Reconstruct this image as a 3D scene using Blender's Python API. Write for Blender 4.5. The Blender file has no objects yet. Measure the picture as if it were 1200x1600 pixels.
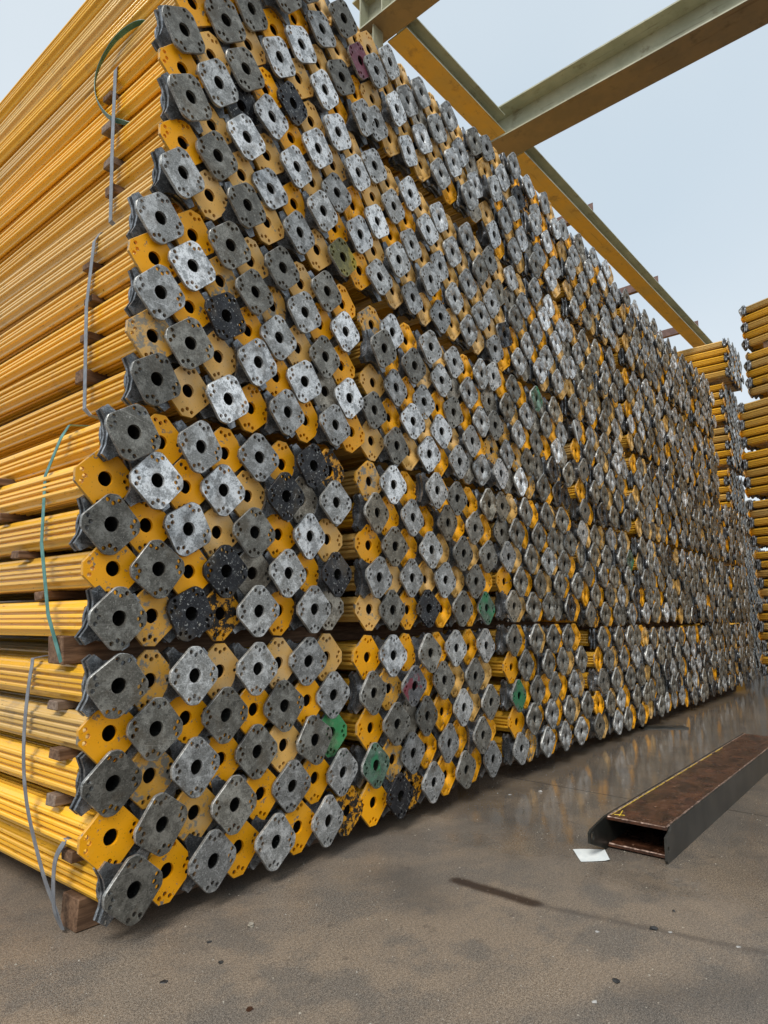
import bpy, bmesh, math, random
import numpy as np
from mathutils import Matrix, Vector
random.seed(7)
R = math.radians
scene = bpy.context.scene
col = scene.collection

# ------------------------------------------------------------------ camera, sky, sun, exposure
cam = bpy.data.cameras.new('camera')
cam.sensor_fit = 'VERTICAL'; cam.sensor_height = 36.0
cam.lens = 1022.0 / 1600.0 * 36.0
cam.clip_start = 0.02; cam.clip_end = 1000
camo = bpy.data.objects.new('camera', cam); col.objects.link(camo)
CZ = 0.76                                  # camera height above the yard
camo.location = (0, 0, CZ)
camo.rotation_euler = (R(90 + 9.44), 0, R(-51.2))
scene.camera = camo

SUN_EL, SUN_AZ = R(50), R(254)             # azimuth measured from +Y towards +X
world = bpy.data.worlds.new('World'); scene.world = world
world.use_nodes = True
wn = world.node_tree; wn.nodes.clear()
w_out = wn.nodes.new('ShaderNodeOutputWorld'); w_bg = wn.nodes.new('ShaderNodeBackground')
sky = wn.nodes.new('ShaderNodeTexSky'); sky.sky_type = 'NISHITA'; sky.sun_disc = False
sky.sun_elevation = SUN_EL; sky.sun_rotation = SUN_AZ
sky.air_density = 1.0; sky.dust_density = 2.0
w_tc = wn.nodes.new('ShaderNodeTexCoord')
w_no = wn.nodes.new('ShaderNodeTexNoise'); w_no.inputs['Scale'].default_value = 1.6
w_no.inputs['Detail'].default_value = 3; w_no.inputs['Roughness'].default_value = .45
w_rp = wn.nodes.new('ShaderNodeValToRGB')
w_rp.color_ramp.elements[0].position = .3; w_rp.color_ramp.elements[0].color = (6.0, 7.0, 7.8, 1)
w_rp.color_ramp.elements[1].position = .72; w_rp.color_ramp.elements[1].color = (7.5, 8.15, 8.6, 1)
w_mx = wn.nodes.new('ShaderNodeMix'); w_mx.data_type = 'RGBA'
w_mx.inputs[0].default_value = .86         # how much cloud covers the clear sky
wn.links.new(w_tc.outputs['Generated'], w_no.inputs['Vector'])
wn.links.new(w_no.outputs[0], w_rp.inputs[0])
wn.links.new(sky.outputs[0], w_mx.inputs[6]); wn.links.new(w_rp.outputs[0], w_mx.inputs[7])
wn.links.new(w_mx.outputs[2], w_bg.inputs['Color'])
w_bg.inputs['Strength'].default_value = 0.059
wn.links.new(w_bg.outputs[0], w_out.inputs[0])

sun = bpy.data.lights.new('sun', 'SUN'); sun.energy = 1.5; sun.angle = R(24); sun.color = (1, .965, .9)
suno = bpy.data.objects.new('sun', sun); col.objects.link(suno)
sd = Vector((math.sin(SUN_AZ) * math.cos(SUN_EL), math.cos(SUN_AZ) * math.cos(SUN_EL), math.sin(SUN_EL)))
suno.rotation_euler = sd.to_track_quat('Z', 'Y').to_euler()

scene.render.engine = 'CYCLES'
scene.view_settings.view_transform = 'Standard'; scene.view_settings.look = 'None'
scene.view_settings.exposure = 0.95; scene.view_settings.gamma = 1.0
scene.view_settings.use_curve_mapping = False
scene.cycles.max_bounces = 4; scene.cycles.diffuse_bounces = 2

# ------------------------------------------------------------------ node helpers
class NT:
    def __init__(self, name):
        self.m = bpy.data.materials.new(name); self.m.use_nodes = True
        self.t = self.m.node_tree; self.t.nodes.clear()
        self.out = self.n('ShaderNodeOutputMaterial'); self.b = self.n('ShaderNodeBsdfPrincipled')
        self.l(self.b.outputs[0], self.out.inputs[0])
    def n(self, t, **kw):
        x = self.t.nodes.new(t)
        for k, v in kw.items(): setattr(x, k, v)
        return x
    def l(self, a, b): self.t.links.new(a, b)
    def val(self, s, v):
        if hasattr(v, 'is_linked') or isinstance(v, bpy.types.NodeSocket): self.l(v, s)
        else: s.default_value = v
    def math(self, op, a, b=0.0, c=None, clamp=False):
        x = self.n('ShaderNodeMath', operation=op, use_clamp=clamp)
        self.val(x.inputs[0], a); self.val(x.inputs[1], b)
        if c is not None: self.val(x.inputs[2], c)
        return x.outputs[0]
    def vmath(self, op, a, b):
        x = self.n('ShaderNodeVectorMath', operation=op); self.val(x.inputs[0], a); self.val(x.inputs[1], b)
        return x.outputs[0]
    def mix(self, f, a, b, blend='MIX'):
        x = self.n('ShaderNodeMix', data_type='RGBA', blend_type=blend)
        self.val(x.inputs[0], f)
        for s, v in ((x.inputs[6], a), (x.inputs[7], b)):
            if isinstance(v, tuple): s.default_value = v if len(v) == 4 else (*v, 1)
            else: self.l(v, s)
        return x.outputs[2]
    def noise(self, vec, scale, detail=4, rough=.55, dist=0):
        x = self.n('ShaderNodeTexNoise'); self.l(vec, x.inputs['Vector'])
        x.inputs['Scale'].default_value = scale; x.inputs['Detail'].default_value = detail
        x.inputs['Roughness'].default_value = rough; x.inputs['Distortion'].default_value = dist
        return x.outputs[0]
    def ramp(self, f, p0, p1, smooth=True):
        x = self.n('ShaderNodeMapRange'); x.interpolation_type = 'SMOOTHSTEP' if smooth else 'LINEAR'
        self.l(f, x.inputs[0]); x.inputs[1].default_value = p0; x.inputs[2].default_value = p1
        return x.outputs[0]
    def bump(self, h, strength, dist, nrm=None):
        x = self.n('ShaderNodeBump'); x.inputs['Strength'].default_value = strength
        x.inputs['Distance'].default_value = dist; self.l(h, x.inputs['Height'])
        if nrm is not None: self.l(nrm, x.inputs['Normal'])
        self.l(x.outputs[0], self.b.inputs['Normal']); return x.outputs[0]
    def rnd(self):
        """one number per object, or per prop on the joined meshes (attribute 'vary')"""
        oi = self.n('ShaderNodeObjectInfo'); at = self.n('ShaderNodeAttribute', attribute_name='vary')
        return self.math('FRACT', self.math('ADD', oi.outputs['Random'], at.outputs['Fac']))
    def coords(self, rnd):
        tc = self.n('ShaderNodeTexCoord'); cx = self.n('ShaderNodeCombineXYZ')
        self.l(self.math('MULTIPLY', rnd, 37.0), cx.inputs[0]); self.l(self.math('MULTIPLY', rnd, 91.0), cx.inputs[1])
        self.l(self.math('MULTIPLY', rnd, 17.0), cx.inputs[2])
        return self.vmath('ADD', tc.outputs['Object'], cx.outputs[0])
    def stretch(self, vec, s):
        mp = self.n('ShaderNodeMapping'); self.l(vec, mp.inputs[0]); mp.inputs['Scale'].default_value = s
        return mp.outputs[0]

def grey_plate(name, dark, light, blotch=(.45, .62), metallic=.36, rough=.50, paint=None, pamt=(.5, .56), speck=None):
    t = NT(name); r = t.rnd(); v = t.coords(r)
    a = t.ramp(t.noise(v, 26, 6, .65), *blotch)
    c = t.mix(a, dark, light)
    f = t.noise(v, 230, 4, .7)
    m2 = t.noise(v, 80, 6, .7)
    c = t.mix(t.math('MULTIPLY', t.ramp(m2, .52, .66), .75), c, tuple(x * .40 for x in dark))
    c = t.mix(t.math('MULTIPLY', t.ramp(f, .55, .66), .50), c, tuple(min(1, x * 1.6 + .02) for x in light))
    c2 = t.mix(t.math('MULTIPLY', t.ramp(f, .46, .34), .60), c, tuple(x * .35 for x in dark))
    # scratches
    s = t.noise(t.stretch(v, (9, 9, 320)), 1.0, 2, .5, 2.0)
    sc = t.ramp(s, .66, .72)
    c3 = t.mix(t.math('MULTIPLY', sc, .5), c2, tuple(min(1, x * 1.9 + .05) for x in light))
    spl = t.ramp(t.noise(v, 46, 6, .75), .635, .66)
    c3 = t.mix(t.math('MULTIPLY', spl, .65), c3, (.52, .50, .45))
    # brownish grime
    g = t.ramp(t.noise(v, 14, 4, .6), .52, .75)
    c4 = t.mix(t.math('MULTIPLY', g, .60), c3, (.105, .078, .047))
    if speck is not None:
        c4 = t.mix(t.ramp(t.noise(v, 120, 4, .7), *speck[1]), c4, speck[0])
    if paint is not None:
        c4 = t.mix(t.math('MULTIPLY', t.ramp(t.noise(v, 9, 3, .6), *pamt), .85), c4, paint)
    hs = t.n('ShaderNodeHueSaturation'); t.l(c4, hs.inputs['Color'])
    t.l(t.math('MULTIPLY_ADD', r, .5, .75), hs.inputs['Value'])
    t.l(hs.outputs[0], t.b.inputs['Base Color'])
    t.b.inputs['Metallic'].default_value = metallic
    t.l(t.math('MULTIPLY_ADD', a, -.12, rough), t.b.inputs['Roughness'])
    h = t.math('ADD', t.math('MULTIPLY', f, .5), t.noise(v, 60, 4, .6))
    t.bump(h, .40, .0011)
    return t.m

def yellow_paint(name, base, fade, wear=(.60, .655), worncol=(.22, .19, .15), fadeamt=(.45, .7), rough=.38, rust=.35):
    t = NT(name); r = t.rnd(); v = t.coords(r)
    c = t.mix(t.ramp(t.noise(v, 10, 4, .6), *fadeamt), base, fade)
    w = t.ramp(t.noise(v, 34, 6, .7), *wear)
    c = t.mix(w, c, worncol)
    ru = t.ramp(t.noise(v, 55, 5, .75), .60, .70)
    c = t.mix(t.math('MULTIPLY', ru, rust), c, (.22, .085, .02))
    d = t.ramp(t.noise(v, 190, 3, .6), .64, .72)
    c = t.mix(t.math('MULTIPLY', d, .75), c, (.07, .045, .02))
    hs = t.n('ShaderNodeHueSaturation'); t.l(c, hs.inputs['Color'])
    t.l(t.math('MULTIPLY_ADD', r, .22, .9), hs.inputs['Value'])
    t.l(hs.outputs[0], t.b.inputs['Base Color'])
    t.l(t.math('MULTIPLY_ADD', w, .25, rough), t.b.inputs['Roughness']); t.b.inputs['Specular IOR Level'].default_value = .3
    t.bump(t.noise(v, 45, 4, .6), .15, .0015)
    return t.m

def tube_paint(name):
    t = NT(name); r = t.rnd(); v = t.coords(r)
    sv = t.stretch(v, (60, 2.2, 60))
    k = t.ramp(r, .40, .95)
    base = t.mix(k, (.91, .485, .040), (.76, .48, .15))
    c = t.mix(t.math('MULTIPLY', t.ramp(t.noise(sv, 1.0, 5, .6), .50, .74), .45), base, (.68, .42, .14))
    c = t.mix(t.math('MULTIPLY', t.ramp(t.noise(v, 6, 5, .65), .60, .72), .5), c, (.40, .27, .13))
    d = t.ramp(t.noise(t.stretch(v, (140, 14, 140)), 1.0, 4, .7), .60, .72)
    c = t.mix(t.math('MULTIPLY', d, .7), c, (.11, .06, .025))
    sp = t.ramp(t.noise(t.stretch(v, (90, 60, 90)), 1.0, 3, .6), .69, .73)
    c = t.mix(t.math('MULTIPLY', sp, .8), c, (.09, .05, .02))
    hs = t.n('ShaderNodeHueSaturation'); t.l(c, hs.inputs['Color'])
    t.l(t.math('MULTIPLY_ADD', t.math('FRACT', t.math('MULTIPLY', r, 7.3)), .30, .80), hs.inputs['Value']); c = hs.outputs[0]
    t.l(c, t.b.inputs['Base Color']); t.b.inputs['Roughness'].default_value = .20
    return t.m

def simple(name, c0, c1, scale=8, rough=.6, metallic=0, stretch=None, bump=None, thr=(.35, .7)):
    t = NT(name); r = t.rnd(); v = t.coords(r)
    v2 = t.stretch(v, stretch) if stretch else v
    f = t.noise(v2, scale, 6, .65)
    t.l(t.mix(t.ramp(f, *thr), c0, c1), t.b.inputs['Base Color'])
    t.b.inputs['Roughness'].default_value = rough; t.b.inputs['Metallic'].default_value = metallic
    if bump: t.bump(f, bump[0], bump[1])
    return t.m

M = {}
M['d'] = grey_plate('plate_dark', (.14, .132, .112), (.27, .258, .225))
M['b'] = grey_plate('plate_brownish', (.15, .132, .10), (.30, .268, .21))
M['m'] = grey_plate('plate_mid', (.26, .26, .25), (.54, .54, .53))
M['l'] = grey_plate('plate_light', (.36, .37, .375), (.86, .87, .875), blotch=(.40, .56))
M['k'] = grey_plate('plate_black', (.012, .012, .015), (.03, .031, .035), speck=((.40, .40, .38), (.60, .66)), rough=.45)
M['g'] = grey_plate('plate_green', (.07, .12, .085), (.14, .22, .16), paint=(.03, .23, .10), pamt=(.46, .58))
M['G'] = grey_plate('plate_green_bright', (.10, .20, .09), (.20, .33, .17), paint=(.06, .38, .13), pamt=(.38, .5))
M['n'] = grey_plate('plate_olive', (.14, .13, .05), (.25, .22, .07), paint=(.40, .30, .02), pamt=(.44, .56))
M['r'] = grey_plate('plate_maroon', (.14, .06, .075), (.23, .11, .13), paint=(.17, .035, .06), pamt=(.4, .6))
M['R'] = grey_plate('plate_orange_red', (.20, .13, .10), (.32, .22, .18), paint=(.42, .09, .03), pamt=(.48, .6))
M['x'] = grey_plate('plate_red_blue_marks', (.15, .15, .155), (.30, .30, .31), paint=(.33, .06, .09), pamt=(.56, .60))
M['u'] = grey_plate('plate_beige', (.24, .21, .165), (.46, .41, .33))
M['y'] = yellow_paint('plate_yellow', (.96, .405, .004), (.92, .41, .02), rust=.25)
M['p'] = yellow_paint('plate_yellow_worn', (.72, .36, .05), (.60, .37, .14), wear=(.50, .58), worncol=(.26, .235, .19))
M['o'] = yellow_paint('plate_yellow_faded', (.80, .45, .12), (.74, .47, .20), wear=(.60, .66), worncol=(.34, .28, .19))
M['q'] = yellow_paint('plate_yellow_blackened', (.72, .31, .01), (.62, .30, .03), wear=(.46, .52), worncol=(.02, .018, .016))
M['rim'] = grey_plate('plate_edge_metal', (.22, .22, .21), (.44, .44, .42), metallic=.3, rough=.45)
M['yrim'] = yellow_paint('plate_edge_yellow', (.66, .33, .04), (.50, .32, .13), wear=(.52, .6))
M['nut'] = grey_plate('cast_aluminium', (.12, .126, .132), (.33, .34, .355), metallic=.7, rough=.38)  # cast grey, darkened so the gaps between plates look shaded
M['inner'] = grey_plate('inner_tube_metal', (.025, .025, .023), (.06, .06, .055), metallic=.4)  # dark metal, with the shade behind the plates put into its colour
M['tube'] = tube_paint('tube_yellow')
M['bore'] = simple('tube_bore', (.020, .014, .010), (.05, .035, .022), 20, .8)  # near black: the shade inside the holes is painted on the bore
M['wood'] = simple('timber', (.09, .045, .022), (.22, .125, .07), 1.0, .8, stretch=(9, 90, 90), bump=(.5, .002))
M['wood2'] = simple('timber_grey', (.13, .085, .06), (.27, .20, .15), 1.0, .85, stretch=(9, 90, 90), bump=(.5, .002))
M['strapg'] = simple('strap_grey', (.17, .18, .20), (.27, .285, .31), 30, .4, .2)
M['strapgr'] = simple('strap_green', (.05, .17, .15), (.12, .30, .27), 30, .45)
M['strapdk'] = simple('strap_dark_green', (.03, .13, .105), (.07, .21, .18), 30, .4)

# ------------------------------------------------------------------ object helpers
def obj(name, mesh, parent=None, mats=None, loc=None):
    o = bpy.data.objects.new(name, mesh); col.objects.link(o)
    if parent: o.parent = parent
    if loc is not None: o.location = loc
    if mats:
        for i, m in enumerate(mats):
            o.material_slots[i].link = 'OBJECT'; o.material_slots[i].material = m
    return o
def tag(o, label, cat, group=None):
    o['label'] = label; o['category'] = cat
    if group: o['group'] = group
    return o
def empty(name, loc, rot=(0, 0, 0)):
    o = bpy.data.objects.new(name, None); col.objects.link(o); o.location = loc; o.rotation_euler = rot
    o.empty_display_size = .1
    return o
def mesh_from(name, verts, faces, mats, midx=None, smooth=False):
    me = bpy.data.meshes.new(name); me.from_pydata(verts, [], faces)
    for m in mats: me.materials.append(m)
    if midx is not None: me.polygons.foreach_set('material_index', midx)
    if smooth: me.polygons.foreach_set('use_smooth', [True] * len(me.polygons))
    me.update(); return me
def bm_mesh(name, bm, mats, recalc=True):
    if recalc: bmesh.ops.recalc_face_normals(bm, faces=bm.faces)
    me = bpy.data.meshes.new(name); bm.to_mesh(me); bm.free()
    for m in mats: me.materials.append(m)
    return me
def bm_box(bm, x0, x1, y0, y1, z0, z1, mi=0, rough=0.0):
    v = [bm.verts.new((x + random.uniform(-rough, rough), y + random.uniform(-rough, rough), z + random.uniform(-rough, rough)))
         for z in (z0, z1) for y in (y0, y1) for x in (x0, x1)]
    fs = [(0, 2, 3, 1), (4, 5, 7, 6), (0, 1, 5, 4), (2, 6, 7, 3), (0, 4, 6, 2), (1, 3, 7, 5)]
    out = []
    for f in fs:
        q = bm.faces.new([v[i] for i in f]); q.material_index = mi; out.append(q)
    return v

from mathutils.geometry import delaunay_2d_cdt
def fill(bm, rings, mi=0):
    """triangles between the first ring (outline) and the others (holes); rings lie in a plane of constant y"""
    vs = [v for r in rings for v in r]; pts = [Vector((v.co.x, v.co.z)) for v in vs]
    ed = []; k = 0
    for r in rings:
        n = len(r); ed += [(k + i, k + (i + 1) % n) for i in range(n)]; k += n
    out = delaunay_2d_cdt(pts, ed, [], 0, 1e-7)
    orig = out[3]
    def inside(p, r):
        c = False; n = len(r)
        for i in range(n):
            a, b = r[i].co, r[(i + 1) % n].co
            if (a.z > p.y) != (b.z > p.y) and p.x < (b.x - a.x) * (p.y - a.z) / (b.z - a.z) + a.x: c = not c
        return c
    for tri in out[2]:
        q = [out[0][i] for i in tri]; cen = (q[0] + q[1] + q[2]) / 3
        if not inside(cen, rings[0]) or any(inside(cen, h) for h in rings[1:]): continue
        if not all(len(orig[i]) for i in tri): print('fill: crossing outline'); continue
        idx = [orig[i][0] for i in tri]
        if len(set(idx)) == 3: bm.faces.new([vs[i] for i in idx]).material_index = mi

# ------------------------------------------------------------------ prop pieces (front of the end plate at y = 0, prop runs to +y)
HALF, CH = .079, .0165
def outline(grey):
    pts = []
    for k in range(4):
        a = k * math.pi / 2; ca, sa = math.cos(a), math.sin(a)
        if grey: loc = [(-.0200, .0718), (-.0140, .0762), (-.0065, .0780), (.0065, .0780), (.0140, .0762), (.0200, .0718)]
        else:    loc = [(-CH, HALF), (CH, HALF)]
        for x, z in loc: pts.append((x * ca + z * sa, -x * sa + z * ca))   # clockwise
    return pts
def hole_list():
    h = [(0, 0, .0200)]
    for k in range(4):
        a = k * math.pi / 2; ca, sa = math.cos(a), math.sin(a)
        for x, z in ((-.0155, .0622), (0, .0545), (.0155, .0622)):
            h.append((x * ca + z * sa, -x * sa + z * ca, .0062))
    return h
def plate_mesh(name, grey, nc, nh, thick=.009, back=True, bev=.0013):
    bm = bmesh.new(); ol = outline(grey)
    holes = hole_list()
    def ring(pts, y): return [bm.verts.new((x, y, z)) for x, z in pts]
    sh = [(x * (1 - bev / HALF), z * (1 - bev / HALF)) for x, z in ol]
    f0 = ring(sh, 0); f1 = ring(ol, bev); f2 = ring(ol, thick)
    hp, hb = [], []
    for i, (hx, hz, hr) in enumerate(holes):
        n = nc if i == 0 else nh
        pts = [(hx + hr * math.cos(2 * math.pi * j / n + .3 * i), hz + hr * math.sin(2 * math.pi * j / n + .3 * i)) for j in range(n)]
        hp.append(ring(pts, 0)); hb.append(ring(pts, thick))
    fill(bm, [f0] + hp)
    if back: fill(bm, [f2] + hb)
    def bridge(a, b, mi):
        for i in range(len(a)):
            j = (i + 1) % len(a)
            bm.faces.new((a[i], a[j], b[j], b[i])).material_index = mi
    bridge(f0, f1, 1); bridge(f1, f2, 1)
    for a, b in zip(hp, hb): bridge(a, b, 0)
    return bm_mesh(name, bm, [M['d'], M['rim']])

def prism(bm, pts, y0, y1, cap0=True, cap1=True, mi=0):
    a = [bm.verts.new((x, y0, z)) for x, z in pts]; b = [bm.verts.new((x, y1, z)) for x, z in pts]
    n = len(pts)
    for i in range(n):
        j = (i + 1) % n; bm.faces.new((a[i], a[j], b[j], b[i])).material_index = mi
    if cap0: bm.faces.new(a[::-1]).material_index = mi
    if cap1: bm.faces.new(b).material_index = mi
    return a, b
def star(tipx, tipz, waist, tw=.011):
    pts = []
    for k, (sx, sz) in enumerate(((1, 1), (1, -1), (-1, -1), (-1, 1))):
        nx, nz = ((1, 1), (1, -1), (-1, -1), (-1, 1))[(k + 1) % 4]
        d = Vector((sx * tipx, sz * tipz)); t = Vector((-d.y, d.x)).normalized() * tw
        p1 = d + t; p2 = d - t
        pts += [tuple(p1), tuple(p2)]
        mid = Vector(((sx + nx) / 2, (sz + nz) / 2)) * waist
        e = Vector((nx * tipx, nz * tipz)); te = Vector((-e.y, e.x)).normalized() * tw
        q = e + te
        for u in (.22, .5, .78):
            s = p2 * (1 - u) ** 2 + mid * .93 * 2 * u * (1 - u) + q * u * u
            pts.append(tuple(s))
    return pts
def ringprism(bm, pts, y0, y1, r):
    """extruded outline with a round hole of radius r"""
    n = 12; rings = []
    for y in (y0, y1):
        o = [bm.verts.new((x, y, z)) for x, z in pts]
        h = [bm.verts.new((r * math.cos(2 * math.pi * i / n), y, r * math.sin(2 * math.pi * i / n))) for i in range(n)]
        fill(bm, [o, h]); rings.append((o, h))
    for k in (0, 1):
        p, q = rings[0][k], rings[1][k]
        for i in range(len(p)): bm.faces.new((p[i], p[(i + 1) % len(p)], q[(i + 1) % len(p)], q[i]))
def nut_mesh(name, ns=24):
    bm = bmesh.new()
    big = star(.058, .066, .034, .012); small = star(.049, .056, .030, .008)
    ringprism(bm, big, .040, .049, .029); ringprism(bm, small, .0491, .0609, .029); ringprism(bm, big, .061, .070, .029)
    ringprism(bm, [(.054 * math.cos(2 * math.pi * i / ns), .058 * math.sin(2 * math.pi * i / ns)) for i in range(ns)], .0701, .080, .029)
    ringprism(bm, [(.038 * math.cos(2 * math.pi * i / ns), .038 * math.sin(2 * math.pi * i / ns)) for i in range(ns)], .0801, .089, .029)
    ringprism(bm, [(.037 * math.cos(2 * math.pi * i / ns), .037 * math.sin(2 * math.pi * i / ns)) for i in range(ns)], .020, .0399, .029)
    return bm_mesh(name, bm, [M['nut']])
def inner_mesh(name, ns=12, L=.5):
    bm = bmesh.new()
    prism(bm, [(.0285 * math.cos(2 * math.pi * i / ns), .0285 * math.sin(2 * math.pi * i / ns)) for i in range(ns)], .0092, .0895, False, False)
    prism(bm, [(.0235 * math.cos(2 * math.pi * i / ns), .0235 * math.sin(2 * math.pi * i / ns)) for i in range(ns)], .0092, L, False, False)
    return bm_mesh(name, bm, [M['inner']])
def tube_profile():
    q = [(-.0300, .0440), (-.0270, .0464), (-.0215, .0464), (-.0190, .0440), (-.0180, .0345), (-.0125, .0345), (-.0115, .0430), (-.0085, .0456), (-.0030, .0456), (-.0015, .0395),
         (.0015, .0395), (.0030, .0456), (.0085, .0456), (.0115, .0430), (.0125, .0345), (.0180, .0345), (.0190, .0440), (.0215, .0464), (.0270, .0464), (.0300, .0440),
         (.0310, .0385), (.0385, .0310)]
    pts = []
    for k in range(4):
        a = k * math.pi / 2; ca, sa = round(math.cos(a)), round(math.sin(a))
        for x, z in q: pts.append((x * ca + z * sa, -x * sa + z * ca))
    return pts
def tube_mesh(name, y0, L, inner=True):
    bm = bmesh.new(); P = tube_profile()
    a, b = prism(bm, P, y0, L, False, False)
    ns = 12
    ia = [bm.verts.new((.033 * math.cos(2 * math.pi * i / ns), y0, .033 * math.sin(2 * math.pi * i / ns))) for i in range(ns)]
    ib = [bm.verts.new((.033 * math.cos(2 * math.pi * i / ns), L, .033 * math.sin(2 * math.pi * i / ns))) for i in range(ns)]
    for i in range(ns): bm.faces.new((ia[i], ib[i], ib[(i + 1) % ns], ia[(i + 1) % ns])).material_index = 1
    for ring, ir in ((a, ia), (b, ib)):
        fill(bm, [ring, ir])
    return bm_mesh(name, bm, [M['tube'], M['bore']])

PL = 3.3
me_gp = plate_mesh('grey_end_plate', True, 20, 10); me_yp = plate_mesh('yellow_end_plate', False, 20, 10)
me_nut = nut_mesh('adjusting_nut'); me_in = inner_mesh('inner_tube')
me_tg = tube_mesh('outer_tube_nut_end', .0893, PL); me_ty = tube_mesh('outer_tube_plate_end', .0095, PL)
lo = dict(gp=plate_mesh('grey_end_plate_far', True, 10, 5, back=False), yp=plate_mesh('yellow_end_plate_far', False, 10, 5, back=False),
          nut=nut_mesh('adjusting_nut_far', 12), inn=inner_mesh('inner_tube_far', 8), tg=tube_mesh('outer_tube_far', .0893, PL), ty=tube_mesh('outer_tube_far', .0095, PL))

# ------------------------------------------------------------------ where every prop of the wall lies
S = 1.55                                    # metres per unit of the measured face
FACE = 1.55                                 # y of the grey end plates
class P: pass
props = []
BNAME = ['corner bundle', 'second bundle along', 'third bundle along', 'fourth bundle along', 'fifth bundle along', 'sixth bundle along', 'seventh bundle along', 'eighth bundle along']
TNAME = ['lowest tier', 'second tier', 'middle tier', 'fourth tier', 'top tier']
# per bundle: rows from the top (x of first column, z, x of last column, z), which end the first column of the top row shows, colour codes
def rows4(tl, tr, bl, br, n=5):
    out = []
    for i in range(n):
        u = i / (n - 1)
        out.append((tl[0] + (bl[0] - tl[0]) * u, tl[1] + (bl[1] - tl[1]) * u, tr[0] + (br[0] - tr[0]) * u, tr[1] + (br[1] - tr[1]) * u))
    return out
D = {}
D[1, 1] = ([(.565, -.102, 1.066, -.079), (.567, -.177, 1.082, -.161), (.575, -.254, 1.094, -.243), (.588, -.333, 1.113, -.326), (.613, -.412, 1.136, -.411)], 'G',
           ['dpmomomo', 'ydydydym', 'dpmydodG', 'ydpdymym', 'dymymymq'])
D[2, 1] = ([(.560, .311, 1.063, .338), (.538, .234, 1.059, .261), (.543, .157, 1.062, .182), (.556, .082, 1.074, .102), (.559, .005, 1.077, .027)], 'G',
           ['dymymykq', 'ylylokum', 'dylodylo', 'ydykumyk', 'dpkqmymu'])
D[3, 1] = ([(.602, .734, 1.106, .768), (.600, .660, 1.100, .690), (.604, .586, 1.102, .607), (.602, .509, 1.117, .526), (.611, .422, 1.138, .449)], 'G',
           ['mydodody', 'ylpdpmyl', 'mykymody', 'pdolylul', 'doolymym'.replace('oo', 'ol')])
D[3, 1][2][4] = 'dolymymy'[:8]
D[4, 1] = ([(.625, 1.152, 1.132, 1.208), (.633, 1.079, 1.135, 1.130), (.639, .999, 1.142, 1.050), (.642, .921, 1.152, .967), (.631, .839, 1.166, .884)], 'G',
           ['dodykolo', 'ymklylol', 'dololomy', 'ydolymyl', 'modomony'])
D[5, 1] = ([(.640, 1.475, 1.145, 1.545), (.642, 1.398, 1.146, 1.470), (.646, 1.322, 1.150, 1.386), (.650, 1.245, 1.153, 1.303)], 'G',
           ['dodododo', 'ydydyoor'.replace('oor', 'omr'), 'dydylody', 'ydololym'])
D[1, 2] = (rows4((1.206, -.085), (1.727, -.073), (1.228, -.409), (1.754, -.398)), 'Y',
           ['ylydymym', 'dpxydodo', 'yduoydyd'[:3] + 'dymod', 'gpmymydy', 'ykqmydym'])
D[2, 2] = (rows4((1.210, .340), (1.760, .353), (1.215, .026), (1.748, .038)), 'Y',
           ['plymydyb', 'bymybydy', 'ybymodod', 'momomody', 'odykydyg'])
D[3, 2] = (rows4((1.215, .754), (1.740, .772), (1.222, .446), (1.742, .463)), 'Y',
           ['plymomym', 'dydlydyd', 'omymydym', 'dylolRyd', 'odolyRum'.replace('R', 'm')])
D[4, 2] = (rows4((1.215, 1.203), (1.745, 1.214), (1.230, .885), (1.745, .898)), 'G',
           ['mololomo', 'omylomod', 'lymomomo', 'omlomody', 'moymyomo'])
D[5, 2] = (rows4((1.200, 1.558), (1.726, 1.598), (1.218, 1.337), (1.745, 1.361), 4), 'Y',
           ['omomomod', 'momlmlod', 'olololdy'[:6] + 'ol', 'molomyml'])
D[1, 3] = (rows4((1.899, -.063), (2.42, -.062), (1.948, -.396), (2.475, -.396)), 'G', ['dydodydy', 'ydydgoyd'[:4] + 'ydod', 'gydydymp', 'ydymydod', 'mpmymqmy'])
D[2, 3] = (rows4((1.868, .364), (2.400, .376), (1.892, .044), (2.430, .050)), 'G', ['bodydody', 'udydlomo', 'modomody', 'ydybodmy', 'bodyduky'])
D[3, 3] = (rows4((1.816, .788), (2.360, .802), (1.840, .466), (2.400, .479)), 'G', ['mydyguom', 'mymydomo', 'ydudymlm', 'modydodo', 'ldlpdykk'])
D[4, 3] = (rows4((1.820, 1.200), (2.385, 1.240), (1.834, .892), (2.405, .925)), 'G', None)
D[5, 3] = (rows4((1.828, 1.637), (2.370, 1.678), (1.848, 1.313), (2.385, 1.352)), 'G', None)
D[1, 4] = (rows4((2.681, -.072), (3.220, -.070), (2.607, -.411), (3.180, -.417)), 'G', None)
D[2, 4] = (rows4((2.520, .343), (3.060, .356), (2.561, .025), (3.110, .030)), 'G', None)
D[3, 4] = (rows4((2.523, .775), (3.060, .792), (2.560, .441), (3.110, .462)), 'G', None)
D[4, 4] = (rows4((2.480, 1.195), (3.020, 1.225), (2.500, .872), (3.060, .890)), 'G', None)
D[5, 4] = (rows4((2.457, 1.634), (3.065, 1.700), (2.560, 1.325), (3.100, 1.355)), 'G', None)
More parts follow.
